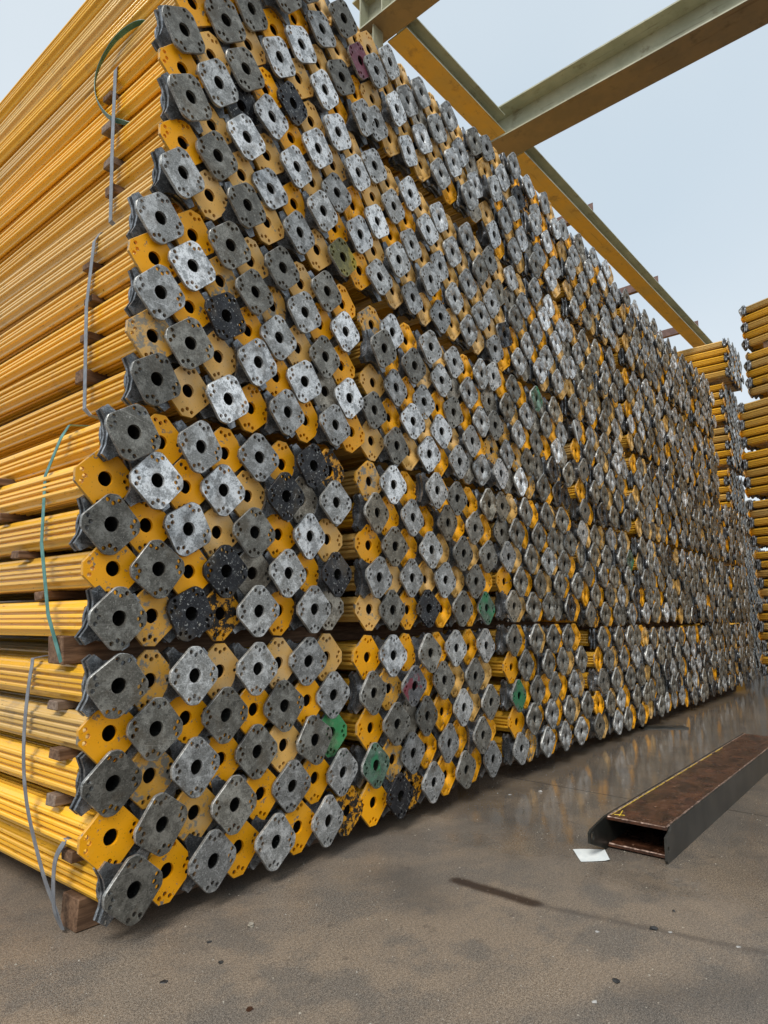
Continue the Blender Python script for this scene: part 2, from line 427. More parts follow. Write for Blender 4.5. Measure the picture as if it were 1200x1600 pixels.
for b in range(5, 9):
    for t in range(1, 6):
        if b == 8 and t > 3: continue
        x0 = 3.27 + (b - 5) * .645 + random.uniform(-.03, .03) - .03 * (t > 3); w = 7 * .0745
        zt = (-.070, .350, .785, 1.215, 1.660)[t - 1] + random.uniform(-.015, .015)
        zb = (-.405, .030, .462, .885, 1.335)[t - 1] + random.uniform(-.008, .008)
        if b == 8: x0 = 5.24
        D[t, b] = (rows4((x0, zt), (x0 + w, zt + random.uniform(-.004, .02)), (x0 + .01, zb), (x0 + w + .01, zb + .008)), random.choice('GGY'), None)
def rand_code(grey, t, b=1):
    if grey and b >= 4:          # the far half of the wall draws duller, browner plates
        return random.choices('dbmlkg', (34, 34, 24, 2, 6, .2) if t <= 3 else (18, 20, 44, 12, 4, .2))[0]
    if grey:
        return random.choices('dbmlkg', (38, 26, 28, 4, 4, .3) if t <= 2 else (18, 24, 42, 11, 4, .2) if t == 3 else (12, 6, 50, 28, 3, .2))[0]
    return random.choices('yopuq', (44, 24, 12, 12, 1) if t <= 3 else (26, 44, 12, 14, 1))[0]
GREYS = set('dbmlkgGnrRx')
for (t, b), (rows, first, codes) in sorted(D.items()):
    for i, (xa, za, xb, zb) in enumerate(rows):
        for j in range(8):
            u = j / 7
            p = P(); p.t, p.b, p.i, p.j, p.nrow = t, b, i, j, len(rows)
            p.grey = ((i + j) % 2 == 0) == (first == 'G')
            code = codes[i][j] if codes else rand_code(p.grey, t, b)
            if codes and p.grey and code in 'yopqu': code = 'k' if code == 'q' else rand_code(True, t)
            if codes and not p.grey and code in 'dbmlnrRx': code = rand_code(False, t)
            p.code = code
            jx = random.gauss(0, .0026); jz = random.gauss(0, .0024)
            x = (xa + (xb - xa) * u) * S + jx; z = (za + (zb - za) * u) * S + jz + CZ
            y = FACE + (random.gauss(0, .009) if p.grey else .026 + abs(random.gauss(0, .006)))
            if p.grey and random.random() < .04: y -= .02
            p.loc = Vector((x, y, z))
            p.roll = random.gauss(0, R(5.0)) if p.grey else random.gauss(0, R(3))
            if p.code == 'k': p.roll += R(12) * random.choice((-1, 0, 1))
            p.yaw = random.gauss(0, R(.35)); p.pit = random.gauss(0, R(.2)); p.tilt = (random.gauss(0, R(1.8)), random.gauss(0, R(1.9)))
            p.where = 'wall'; p.heading = 0.0
            props.append(p)

# ------------------------------------------------------------------ the two tall stacks at the end of the aisle
def tall_stack(name, x0, y0, top, heading, ncol, ntier, tier_off, first='G'):
    """heading: angle of the prop axis from +Y towards +X; plates face the other way"""
    ax = Vector((math.sin(heading), math.cos(heading), 0)); side = Vector((math.cos(heading), -math.sin(heading), 0)) * (-1 if name == 'near' else 1)
    for k in range(ntier):
        for i in range(5):
            for j in range(ncol if k < 1 or name == 'near' else 14 if k < 3 else 40):
                p = P(); p.t, p.b, p.i, p.j, p.nrow = k, 0, i, j, 5
                p.grey = ((i + j + k) % 2 == 0) == (first == 'G')
                p.code = rand_code(p.grey, 3) if k < 3 or not p.grey else random.choice('ddbk')  # lower tiers take dark plate colours to paint the shade at the aisle end
                off = tier_off[k] if k < len(tier_off) else (0, 0)
                z = top - k * .672 - i * .121 + random.gauss(0, .003)
                off = (off[0], off[1] + (.35 if name == 'far' and j > 8 else 0))
                pos = Vector((x0, y0, z)) + side * (j * .1165 + off[0] + random.gauss(0, .004)) + ax * (off[1] + (0 if p.grey else .022) + random.gauss(0, .006))
                if z < .08: continue
                p.loc = pos; p.roll = random.gauss(0, R(4)); p.yaw = random.gauss(0, R(.4)); p.pit = random.gauss(0, R(.2)); p.tilt = (0, 0)
                p.where = name; p.heading = heading
                props.append(p)
# plates face the camera side
tall_stack('far', 10.66, 1.80, 4.20 + CZ, R(0), 8, 8, [(0, 0), (.05, .12), (.1, .1), (.06, .15), (.05, .2), (.0, .1), (-.05, .1), (-.05, .1)])
# this one lies with its nut ends turned away, towards the wall
H2 = R(180 + 21); NX, NY = 9.70, 1.45
tall_stack('near', NX, NY, 4.20 + CZ, H2, 9, 8, [(0, 0), (0, 0), (0, -.17), (0, -.17), (0, -.16), (0, -.12), (0, -.16), (0, -.17)])

# ------------------------------------------------------------------ choose the 300 that show largest
fw = Vector((math.sin(R(51.2)) * math.cos(R(9.44)), math.cos(R(51.2)) * math.cos(R(9.44)), math.sin(R(9.44))))
rt = Vector((math.cos(R(51.2)), -math.sin(R(51.2)), 0)); upv = rt.cross(fw)
for p in props:
    d = p.loc - Vector((0, 0, CZ)); dep = d.dot(fw)
    px = 600 + 1022 * d.dot(rt) / dep; py = 800 - 1022 * d.dot(upv) / dep
    vis = dep > .3 and -40 < px < 1215 and -40 < py < 1640
    area = (1022 * .16 / dep) ** 2 * abs(d.normalized().y)
    if p.where == 'wall':
        if p.j == 0: area *= 2.5
        if not p.grey: area *= .6
    elif p.j == 0: area = 1022 / dep * .1 * 55
    else: area *= .2
    p.score = area if vis else 0
    p.vis = vis
ranked = sorted(props, key=lambda p: -p.score)
chosen = set(id(p) for p in ranked[:300])

ORD = ['first', 'second', 'third', 'fourth', 'fifth', 'sixth', 'seventh', 'last']
CNAME = dict(d='dark grey', b='brownish grey', m='mid grey', l='pale grey', k='black', g='dull green', G='bright green', n='olive yellow', r='maroon', R='orange streaked',
             x='red marked grey', u='beige grey', y='bright yellow', p='worn yellow', o='faded tan yellow', q='black stained yellow')
def rowname(i, n): return ['top', 'second', 'third', 'fourth', 'bottom'][i] if n == 5 else ['top', 'second', 'third', 'bottom'][i]
ROWB = {5: ['top row', 'second row down', 'middle row', 'second row up', 'bottom row'], 4: ['top row', 'second row down', 'second row up', 'bottom row']}

def plate_mat(p): return M[p.code]
def prop_thing(p):
    root = empty('shoring_prop', p.loc, (p.pit, 0, p.yaw - p.heading))
    pm = plate_mat(p)
    if p.grey:
        o = obj('end_plate', me_gp, root, [pm, M['rim'] if p.code != 'k' else M['k']]); o.rotation_euler = (p.tilt[0], p.roll, p.tilt[1])
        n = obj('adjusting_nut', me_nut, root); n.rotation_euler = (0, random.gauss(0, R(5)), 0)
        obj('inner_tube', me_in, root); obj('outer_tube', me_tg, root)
    else:
        o = obj('end_plate', me_yp, root, [pm, M['yrim'] if p.code in 'yopq' else M['rim']]); o.rotation_euler = (p.tilt[0] * .4, p.roll, p.tilt[1] * .4)
        obj('outer_tube', me_ty, root)
    c = CNAME[p.code]
    if p.where == 'wall':
        lab = f'prop with {c} end plate, {ORD[p.j]} from left, {ROWB[p.nrow][p.i]}, {TNAME[p.t-1]}, {BNAME[p.b-1]}'
        lab = lab.replace(' along', '').replace(' end plate', ' plate')
        grp = 'shoring props stacked in the long wall'
    else:
        tn = ['top tier', 'second tier down', 'third tier down', 'fourth tier down', 'fifth tier down', 'sixth tier down', 'seventh tier down', 'lowest tier'][p.t]
        st = 'tall stack just beyond the wall' if p.where == 'far' else 'tall stack at the right edge'
        end = 'grey nut' if p.grey else 'plain yellow'
        lab = f'yellow prop with {end} end, {ROWB[5][p.i]}, {tn}, {st}' + ('' if p.j == 0 else f', {ORD[p.j]} column')
        grp = 'shoring props in the tall stacks'
    tag(root, lab, 'prop', grp)

def arrays(me):
    nv = len(me.vertices); co = np.empty(nv * 3); me.vertices.foreach_get('co', co)
    nl = len(me.loops); li = np.empty(nl, dtype=np.int32); me.loops.foreach_get('vertex_index', li)
    npoly = len(me.polygons); ls = np.empty(npoly, dtype=np.int32); lt = np.empty(npoly, dtype=np.int32); mi = np.empty(npoly, dtype=np.int32)
    me.polygons.foreach_get('loop_start', ls); me.polygons.foreach_get('loop_total', lt); me.polygons.foreach_get('material_index', mi)
    return co.reshape(-1, 3), li, lt, mi
LO = {k: arrays(v) for k, v in lo.items()}
matlist = list(M.keys()); MI = {k: i for i, k in enumerate(matlist)}
def stuff_props(name, plist, label, cat):
    V, L, T, A, W = [], [], [], [], []; nv = 0
    def add(key, mat, slots, vary):
        nonlocal nv
        co, li, lt, mi = LO[key]
        m = np.array(mat); V.append(co @ m[:3, :3].T + m[:3, 3]); L.append(li + nv); T.append(lt)
        A.append(np.array(slots, dtype=np.int32)[mi]); W.append(np.full(len(lt), vary)); nv += len(co)
    for p in plist:
        base = Matrix.Translation(p.loc) @ Matrix.Rotation(p.yaw - p.heading, 4, 'Z') @ Matrix.Rotation(p.pit, 4, 'X')
        v = random.random()
        pl = base @ Matrix.Rotation(p.tilt[1], 4, 'Z') @ Matrix.Rotation(p.roll, 4, 'Y') @ Matrix.Rotation(p.tilt[0], 4, 'X')
        if p.grey:
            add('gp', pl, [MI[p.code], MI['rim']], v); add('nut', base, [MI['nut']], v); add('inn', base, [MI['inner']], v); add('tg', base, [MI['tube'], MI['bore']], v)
        else:
            add('yp', pl, [MI[p.code], MI['yrim']], v); add('ty', base, [MI['tube'], MI['bore']], v)
    V = np.concatenate(V); L = np.concatenate(L); T = np.concatenate(T); A = np.concatenate(A); W = np.concatenate(W)
    me = bpy.data.meshes.new(name); me.vertices.add(len(V)); me.vertices.foreach_set('co', V.ravel())
    me.loops.add(len(L)); me.loops.foreach_set('vertex_index', L.astype(np.int32))
    me.polygons.add(len(T)); st = np.concatenate([[0], np.cumsum(T)[:-1]]).astype(np.int32)
    me.polygons.foreach_set('loop_start', st); me.polygons.foreach_set('loop_total', T.astype(np.int32))
    for k in matlist: me.materials.append(M[k])
    me.polygons.foreach_set('material_index', A)
    at = me.attributes.new('vary', 'FLOAT', 'FACE'); at.data.foreach_set('value', W.astype(np.float32))
    me.update(calc_edges=True); me.validate()
    o = obj(name, me); o['kind'] = 'stuff'; o['label'] = label; o['category'] = cat
    return o

# ------------------------------------------------------------------ ground
t = NT('wet_concrete'); tc = t.n('ShaderNodeTexCoord'); v = tc.outputs['Object']
sx = t.n('ShaderNodeSeparateXYZ'); t.l(v, sx.inputs[0]); X, Y = sx.outputs[0], sx.outputs[1]
big = t.noise(v, 1.1, 7, .65, .8); mid = t.noise(v, 5, 6, .65); fine = t.noise(v, 150, 4, .75); fine2 = t.noise(v, 420, 2, .6)
c = t.mix(t.ramp(big, .38, .62), (.335, .240, .158), (.150, .122, .100))
c = t.mix(t.math('MULTIPLY', t.ramp(mid, .46, .62), .75), c, (.085, .075, .068))
c = t.mix(t.math('MULTIPLY', t.ramp(t.noise(v, 1.9, 7, .7, 1.0), .50, .68), .50), c, (.080, .068, .058))
c = t.mix(t.math('MULTIPLY', t.ramp(t.noise(v, 2.3, 4, .6), .55, .75), .5), c, (.36, .24, .13))
sp = t.ramp(fine, .36, .66)
c = t.mix(t.math('MULTIPLY', sp, .75), t.mix(.62, c, (.03, .026, .022)), t.mix(.35, c, (.40, .34, .27)))
c = t.mix(t.math('MULTIPLY', t.ramp(fine2, .50, .60), .75), c, t.mix(.4, c, (.55, .49, .42)))
c = t.mix(t.math('MULTIPLY', t.ramp(fine2, .48, .38), .7), c, t.mix(.75, c, (.018, .015, .013)))
c = t.mix(t.math('MULTIPLY', t.ramp(t.noise(v, 14, 6, .7), .60, .68), .45), c, (.055, .046, .040))
c = t.mix(t.ramp(t.noise(v, 90, 2, .5), .735, .76), c, (.50, .47, .42))
# tyre-black streak and its fainter tail along a line in the yard
def seg(ax, ay, bx, by, w, soft, amt):
    px = t.math('SUBTRACT', X, ax); py = t.math('SUBTRACT', Y, ay)
    dx, dy = bx - ax, by - ay; L2 = dx * dx + dy * dy
    h = t.math('DIVIDE', t.math('ADD', t.math('MULTIPLY', px, dx), t.math('MULTIPLY', py, dy)), L2, clamp=True)
    ex = t.math('SUBTRACT', px, t.math('MULTIPLY', h, dx)); ey = t.math('SUBTRACT', py, t.math('MULTIPLY', h, dy))
    d = t.math('SQRT', t.math('ADD', t.math('MULTIPLY', ex, ex), t.math('MULTIPLY', ey, ey)))
    d = t.math('ADD', d, t.math('MULTIPLY', t.math('SUBTRACT', t.noise(v, 30, 4, .7), .5), soft * 1.2))
    return t.math('MULTIPLY', t.math('SUBTRACT', 1.0, t.ramp(d, w - soft, w + soft)), amt)
s1 = seg(1.768, 1.140, 1.763, .895, .024, .014, .92)
s2 = seg(1.763, .870, 1.86, .30, .012, .018, .55)
s3 = seg(1.68, 1.30, 1.58, 1.12, .06, .10, .45)
s4 = seg(1.50, .50, 1.72, .28, .05, .09, .40)
for s, cc in ((s1, (.026, .014, .009)), (s2, (.05, .042, .037)), (s3, (.05, .048, .046)), (s4, (.045, .043, .042))):
    c = t.mix(s, c, cc)
# standing damp: towards the far end of the aisle and along the stack
wet = t.math('ADD', t.ramp(X, 1.5, 2.9), t.math('MULTIPLY', t.math('SUBTRACT', t.noise(v, 1.7, 5, .6), .5), 1.5), clamp=True)
wet = t.ramp(wet, .28, .72)
c = t.mix(t.math('MULTIPLY', wet, .55), c, t.mix(.5, c, (.03, .024, .018)))
t.l(c, t.b.inputs['Base Color'])
rgh = t.math('SUBTRACT', t.math('MULTIPLY_ADD', mid, .50, .20), t.math('MULTIPLY', wet, .60), clamp=True)
t.l(t.math('MAXIMUM', rgh, .10), t.b.inputs['Roughness'])
bs = t.math('MULTIPLY', t.math('ADD', t.math('MULTIPLY', fine, .8), t.math('MULTIPLY', fine2, .3)), t.math('MULTIPLY_ADD', wet, -.93, 1.0))
bs = t.math('ADD', bs, t.math('MULTIPLY', t.noise(v, 12, 3, .5), .8))
t.bump(bs, .40, .0022)
M['ground'] = t.m
M['joint'] = simple('joint_dirt', (.012, .010, .008), (.04, .035, .03), 40, .9)
jl = [(3.05, 80), (3.03, 12), (3.026, 1.593), (2.995, 1.03), (3.085, .70), (3.076, .536), (3.10, -8), (3.1, -60)]
vs, fs, mi = [], [], []
W = .0035
for k, (x, y) in enumerate(jl):
    w = W + (.0015 if 2 <= k <= 5 else 0) * random.uniform(-1, 1)
    vs += [(-80, y, 0), (x - w, y, 0), (x - w * .4, y, -.012), (x + w * .4, y, -.012), (x + w, y, 0), (120, y, 0)]
    if k:
        a = (k - 1) * 6; b = k * 6
        for q in range(5): fs.append((a + q, b + q, b + q + 1, a + q + 1)); mi.append(1 if 1 <= q <= 3 else 0)
g = obj('ground', mesh_from('ground', vs, fs, [M['ground'], M['joint']], mi)); g['kind'] = 'structure'
for f in g.data.polygons: pass
bmg = bmesh.new(); bmg.from_mesh(g.data); bmesh.ops.recalc_face_normals(bmg, faces=bmg.faces)
if sum(f.normal.z * f.calc_area() for f in bmg.faces) < 0: bmesh.ops.reverse_faces(bmg, faces=bmg.faces)
bmg.to_mesh(g.data); bmg.free()

# ------------------------------------------------------------------ steel frame overhead (turned 2.5 degrees against the wall)
FA = R(2.5); FZ = 4.418 + CZ                # underside of the beams
def steel(name, c0, c1, dirt):
    t = NT(name); v = t.coords(t.rnd())
    f = t.noise(v, 3, 6, .65)
    c = t.mix(t.ramp(f, .35, .65), c0, c1)
    c = t.mix(t.math('MULTIPLY', t.ramp(t.noise(v, 7, 6, .7), .54, .70), .7), c, dirt)
    c = t.mix(t.math('MULTIPLY', t.ramp(t.noise(t.stretch(v, (1.2, 26, 26)), 1.0, 4, .7), .60, .72), .55), c, (.07, .035, .02))
    c = t.mix(t.ramp(t.noise(v, 24, 5, .75), .68, .73), c, (.05, .022, .012))
    t.l(c, t.b.inputs['Base Color']); t.b.inputs['Roughness'].default_value = .5
    return t.m
M['beam_y'] = steel('beam_yellow', (.56, .37, .07), (.46, .34, .11), (.24, .17, .08))  # yellow underside paint, its tone includes light bounced up from the props
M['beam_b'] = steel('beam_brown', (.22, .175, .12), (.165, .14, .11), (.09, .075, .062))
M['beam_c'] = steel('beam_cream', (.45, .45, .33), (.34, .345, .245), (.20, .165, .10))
M['beam_r'] = simple('purlin_brown', (.11, .06, .05), (.19, .11, .09), 14, .65)
def ibeam(bm, L, w, h, tf, tw):
    """along +x, underside at z=0, centred on y=0"""
    hw, hh = w / 2, tw / 2
    pr = [(-hw, 0), (hw, 0), (hw, tf), (hh, tf), (hh, h - tf), (hw, h - tf), (hw, h), (-hw, h), (-hw, h - tf), (-hh, h - tf), (-hh, tf), (-hw, tf)]
    n = 12
    for k in range(n):
        pass
    rings = [[bm.verts.new((x, y, z)) for y, z in pr] for x in (0, L)]
    for i in range(12):
        j = (i + 1) % 12
        f = bm.faces.new((rings[0][i], rings[0][j], rings[1][j], rings[1][i])); f.material_index = 0 if i == 0 else 1
    bm.faces.new(rings[0][::-1]); bm.faces.new(rings[1])
def frame_pt(u, w, z): return (u * math.cos(FA) + w * math.sin(FA), -u * math.sin(FA) + w * math.cos(FA), z)
def column(u, w, top, label):
    r = empty('steel_column', frame_pt(u, w, 0), (0, 0, -FA))
    bm = bmesh.new(); ibeam(bm, top - .015, .20, .20, .012, .009)
    bmesh.ops.rotate(bm, verts=bm.verts, cent=(0, 0, 0), matrix=Matrix.Rotation(R(-90), 3, 'Y'))
    bmesh.ops.translate(bm, verts=bm.verts, vec=(.10, 0, .015))
    obj('shaft', bm_mesh('column_shaft', bm, [M['beam_c'], M['beam_c']]), r)
    bm = bmesh.new(); bm_box(bm, -.17, .17, -.17, .17, 0, .014); obj('base_plate', bm_mesh('column_base', bm, [M['beam_c']]), r)
    tag(r, label, 'column')
def beam(name, u0, w0, L, along_u, w, h, label, extra=None, tf=.014):
    root = empty(name, frame_pt(u0, w0, FZ), (0, 0, -FA if along_u else -FA - R(90)))
    bm = bmesh.new(); ibeam(bm, L, w, h, tf, .011)
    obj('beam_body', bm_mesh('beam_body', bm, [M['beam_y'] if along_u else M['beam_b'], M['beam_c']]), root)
    if extra: extra(root)
    tag(root, label, 'steel beam')
    return root
def bolts(root, xs, ys, z):
    bm = bmesh.new()
    c = [(.016 * math.cos(i * math.pi / 3), .016 * math.sin(i * math.pi / 3)) for i in range(6)]
    a = [bm.verts.new((x, y, 0)) for x, y in c]; b = [bm.verts.new((x, y, .012)) for x, y in c]
    for i in range(6): bm.faces.new((a[i], a[(i + 1) % 6], b[(i + 1) % 6], b[i]))
    bm.faces.new(a[::-1]); bm.faces.new(b)
    me = bm_mesh('bolt', bm, [M['beam_c']])
    for x in xs:
        for y in ys: obj('bolt', me, root, loc=(x, y, z))
def stiff(root, xs, w, h, tf):
    bm0 = None
    for x in xs:
        bm = bmesh.new(); bm_box(bm, -.005, .005, -w / 2 + .004, -.0065, tf + .001, h - tf - .001)
        obj('stiffener', bm_mesh('stiffener', bm, [M['beam_c']]), root, loc=(x, 0, 0))
# long beam running behind the top of the wall, in two lengths between the cross beams
beam('roof_beam', 3.325, 2.787, 1.43, True, .19, .19, 'short yellow steel beam between the two cross beams over the wall', tf=.012)
beam('roof_beam', 5.10, 2.787, 8.2, True, .19, .19, 'long yellow steel beam running away above the top of the prop wall', tf=.012)
# cross beams towards the camera side of the yard
beam('cross_beam', 4.93, 2.98, 9.5, False, .31, .33, 'big cream and brown steel cross beam spanning the sky at upper right', lambda r: stiff(r, (.10,), .31, .33, .014))
def hanger(r):
    stiff(r, (.08, .30), .21, .30, .014)
    bm = bmesh.new(); ibeam(bm, .45, .11, .12, .010, .008)
    bmesh.ops.rotate(bm, verts=bm.verts, cent=(0, 0, 0), matrix=Matrix.Rotation(R(90), 3, 'Y'))
    bmesh.ops.translate(bm, verts=bm.verts, vec=(.075, -.02, -.001)); hang_bm = bm
    bm = bmesh.new(); prism(bm, [(.017 * math.cos(q * math.pi / 3), .017 * math.sin(q * math.pi / 3)) for q in range(6)], .0057, .020)
    mb = bm_mesh('bolt', bm, [M['beam_c']])
    for bx in (.16, .24):
        for bz in (.09, .21): obj('bolt', mb, r, loc=(bx, 0, bz))
    obj('hanger', bm_mesh('hanger', hang_bm, [M['beam_c'], M['beam_c']]), r)
beam('cross_beam', 3.205, 3.05, 9.5, False, .21, .30, 'short stretch of steel cross beam at the top edge, beside the wall corner', hanger)
column(4.93, -6.3, FZ, 'steel column carrying the big cross beam, outside the picture')
column(3.205, -6.3, FZ, 'steel column carrying the smaller cross beam, outside the picture')
for k, u in enumerate((6.73, 8.87, 10.70)):
    r = empty('roof_purlin', frame_pt(u, 2.70, FZ + .1905), (0, 0, -FA))
    bm = bmesh.new()
    bm_box(bm, -.035, -.029, 0, 3.6, 0, .12); bm_box(bm, -.0285, .035, 0, 3.6, 0, .006)
    obj('angle_bar', bm_mesh('purlin_bar', bm, [M['beam_r']]), r)
    bm = bmesh.new(); bm_box(bm, .040, .046, .03, .15, 0, .10); bm_box(bm, -.0285, .040, .06, .12, .0065, .0125)
    obj('cleat', bm_mesh('purlin_cleat', bm, [M['beam_r']]), r)
    tag(r, ['brown steel purlin end nearest the big cross beam, on the long yellow beam', 'brown steel purlin crossing the middle of the long yellow beam', 'brown steel purlin crossing the far end of the long yellow beam'][k], 'purlin', 'purlins on the long yellow beam')

# ------------------------------------------------------------------ the prop things and the joined rest
for p in props:
    if id(p) in chosen: prop_thing(p)
stuff_props('shoring_props', [p for p in props if id(p) not in chosen], 'remaining shoring props farther along the wall and in the tall stacks', 'props')

# ------------------------------------------------------------------ timbers
def timber(name, x0, x1, y, z0, z1, w, mat, label, group):
    bm = bmesh.new(); bm_box(bm, 0, x1 - x0, -w / 2, w / 2, 0, z1 - z0, rough=.0025)
    bmesh.ops.bevel(bm, geom=list(bm.edges), offset=.0025, segments=1, affect='EDGES')
    o = obj(name, bm_mesh(name, bm, [mat]), loc=(x0, y, z0)); o.rotation_euler = (0, 0, random.gauss(0, R(.7)))
    tag(o, label, 'timber', group)
YB = {1: [1.768, 1.738, 1.780, 1.715], 2: [2.179, 2.114, 1.985, 1.879], 3: [1.885, 1.871, 1.880, 1.882], 4: [1.930, 1.925, 1.920, 1.879], 5: [2.1, 2.1, 2.1]}
for tr in range(1, 6):
    rows = D[tr, 1][0]
    for i in range(len(rows) - 1):
        xl = min(rows[i][0], rows[i + 1][0]) * S - .0455
        zt = (rows[i][1] + (rows[i][3] - rows[i][1]) * .0) * S + CZ - .0475; zb = rows[i + 1][1] * S + CZ + .0475
        slope = (rows[i][3] - rows[i][1]) / (rows[i][2] - rows[i][0])
        if tr == 5: continue
        timber('timber_batten', xl - random.uniform(-.002, .014), rows[i][2] * S + .05, YB[tr][i], zb, max(zt, zb + .018), .052, random.choice((M['wood'], M['wood2'])),
               f'thin brown timber batten under the {ROWB[len(rows)][i]} of the {TNAME[tr-1]}, at the corner', 'spacer battens between the rows at the corner')
        col.objects[-1].rotation_euler.y = -math.atan(slope)
for b in range(1, 9):
    for tr in range(1, 6):
        if (tr, b) not in D: continue
        rows = D[tr, b][0]; low = rows[-1]
        ztop = low[1] * S + CZ - .0475
        if tr == 1: zbot = 0.0
        else: zbot = D[tr - 1, b][0][0][1] * S + CZ + .0475
        y = {1: 1.735, 2: 1.735, 3: 1.80, 4: 1.86, 5: 2.15}[tr] if b == 1 else 1.78 + .05 * tr
        slope = (low[3] - low[1]) / (low[2] - low[0])
        x0 = low[0] * S - .0455 - ((.01 if tr in (1, 2) else -.004 if tr == 5 else -.045) if b == 1 else -.01)
        if zbot > ztop - .015: zbot = ztop - .015
        timber('timber_bearer', x0, low[2] * S + .05, y, zbot, ztop, .085, M['wood'],
               f'thick brown timber bearer under the {TNAME[tr-1]} of the {BNAME[b-1]}', 'bearers under the bundles')
        if tr > 1: col.objects[-1].rotation_euler.y = -math.atan(slope)

side = Vector((.9336, -.3584, 0)); axn = Vector((-.3584, -.9336, 0))
for k in range(1, 8):  # bearers added to block sky showing through the tier gaps
    for dd in (.30, 1.9):
        q = Vector((NX, NY, 0)) + axn * dd - side * .02
        ztop = 4.20 + CZ - (k - 1) * .672 - 4 * .121 - .0475
        bm = bmesh.new(); bm_box(bm, 0, 1.15, -.045, .045, 0, .091, rough=.002)
        o = obj('timber_bearer', bm_mesh('timber_bearer', bm, [M['wood']]), loc=(q.x, q.y, ztop - .092)); o.rotation_euler = (0, 0, R(-21))
        tag(o, f"added timber bearer under the {['top tier', 'second tier', 'third tier', 'fourth tier', 'fifth tier', 'sixth tier', 'seventh tier'][k-1]} of the right edge stack, {'at its nut end' if dd < 1 else 'deeper in'}", 'timber', 'bearers in the right edge stack')

# ------------------------------------------------------------------ straps
def ribbon(name, pts, w, th, mat, label, cat='strap', sub=8, wdir=(0, 1, 0), group=None):
    """strap through pts; its width lies along wdir"""
    P_ = [Vector(p) for p in pts]; path = []
    n = len(P_)
    for i in range(n - 1):
        a, b, c_, d = P_[max(i - 1, 0)], P_[i], P_[i + 1], P_[min(i + 2, n - 1)]
        for k in range(sub):
            u = k / sub
            path.append(.5 * ((2 * b) + (-a + c_) * u + (2 * a - 5 * b + 4 * c_ - d) * u * u + (-a + 3 * b - 3 * c_ + d) * u ** 3))
    path.append(P_[-1])
    bm = bmesh.new(); prev = None
    for i, q in enumerate(path):
        tan = (path[min(i + 1, len(path) - 1)] - path[max(i - 1, 0)]).normalized()
        wd = Vector(wdir); wd = (wd - tan * wd.dot(tan)).normalized(); nr = tan.cross(wd)
        ring = [bm.verts.new(q + wd * sx * w / 2 + nr * sy * th / 2) for sx, sy in ((-1, -1), (1, -1), (1, 1), (-1, 1))]
        if prev:
            for k in range(4): bm.faces.new((prev[k], prev[(k + 1) % 4], ring[(k + 1) % 4], ring[k]))
        else: bm.faces.new(ring)
        prev = ring
    bm.faces.new(prev[::-1])
    o = obj(name, bm_mesh(name, bm, [mat])); tag(o, label, cat, group)
z0 = CZ
ribbon('packing_strap', [(1.5, 1.90, -.048 + z0 + .012), (1.0, 1.90, -.098 + z0 + .01), (.845, 1.897, -.098 + z0), (.824, 1.897, -.128 + z0), (.822, 1.902, -.306 + z0), (.828, 1.87, -.464 + z0), (.845, 1.791, -.619 + z0), (.86, 1.737, -.701 + z0), (.875, 1.72, -.752 + z0)],
       .019, .0015, M['strapg'], 'grey packing strap round the lowest tier at the corner', group='packing straps at the corner')
ribbon('packing_strap', [(.98, 1.70, -.528 + z0), (.875, 1.708, -.535 + z0), (.858, 1.715, -.548 + z0), (.852, 1.74, -.60 + z0), (.858, 1.738, -.70 + z0), (.876, 1.73, -.75 + z0)],
       .018, .0015, M['strapg'], 'short loose grey strap looped round the bottom timber bearer', group='packing straps at the corner')
ribbon('packing_strap', [(1.2, 1.76, .585 + z0 - .015), (.9, 1.765, .548 + z0), (.812, 1.767, .532 + z0), (.795, 1.772, .493 + z0), (.790, 1.836, .395 + z0), (.784, 1.809, .205 + z0), (.79, 1.75, .016 + z0), (.81, 1.701, -.104 + z0)],
       .017, .0015, M['strapgr'], 'teal green packing strap down the side of the second tier', sub=1, group='packing straps at the corner')
ribbon('packing_strap', [(1.3, 1.845, 1.21 + z0), (.95, 1.845, 1.195 + z0), (.893, 1.845, 1.180 + z0), (.878, 1.845, 1.147 + z0), (.874, 1.853, .935 + z0), (.874, 1.815, .605 + z0), (.885, 1.80, .585 + z0), (.98, 1.80, .575 + z0)],
       .019, .0015, M['strapg'], 'grey packing strap down the side of the middle tier', sub=1, group='packing straps at the corner')
ribbon('packing_strap', [(1.3, 1.88, 1.875 + z0), (1.0, 1.88, 1.848 + z0), (.937, 1.88, 1.838 + z0), (.920, 1.88, 1.80 + z0), (.920, 1.862, 1.51 + z0), (.922, 1.841, 1.235 + z0), (.94, 1.835, 1.22 + z0), (1.05, 1.83, 1.217 + z0)],
       .020, .0015, M['strapg'], 'grey packing strap down the side of the fourth tier', sub=1, group='packing straps at the corner')
ribbon('loose_strap', [(1.06, 1.80, 1.955 + z0), (.995, 1.80, 1.972 + z0), (.955, 1.822, 1.968 + z0), (.935, 1.934, 1.955 + z0), (.925, 2.017, 1.882 + z0), (.925, 2.016, 1.78 + z0), (.93, 1.929, 1.659 + z0), (.945, 1.829, 1.589 + z0), (1.0, 1.78, 1.58 + z0)],
       .019, .002, M['strapdk'], 'dark green strap hanging in a loose loop below the top tier', group=None, wdir=(.6, .8, 0))

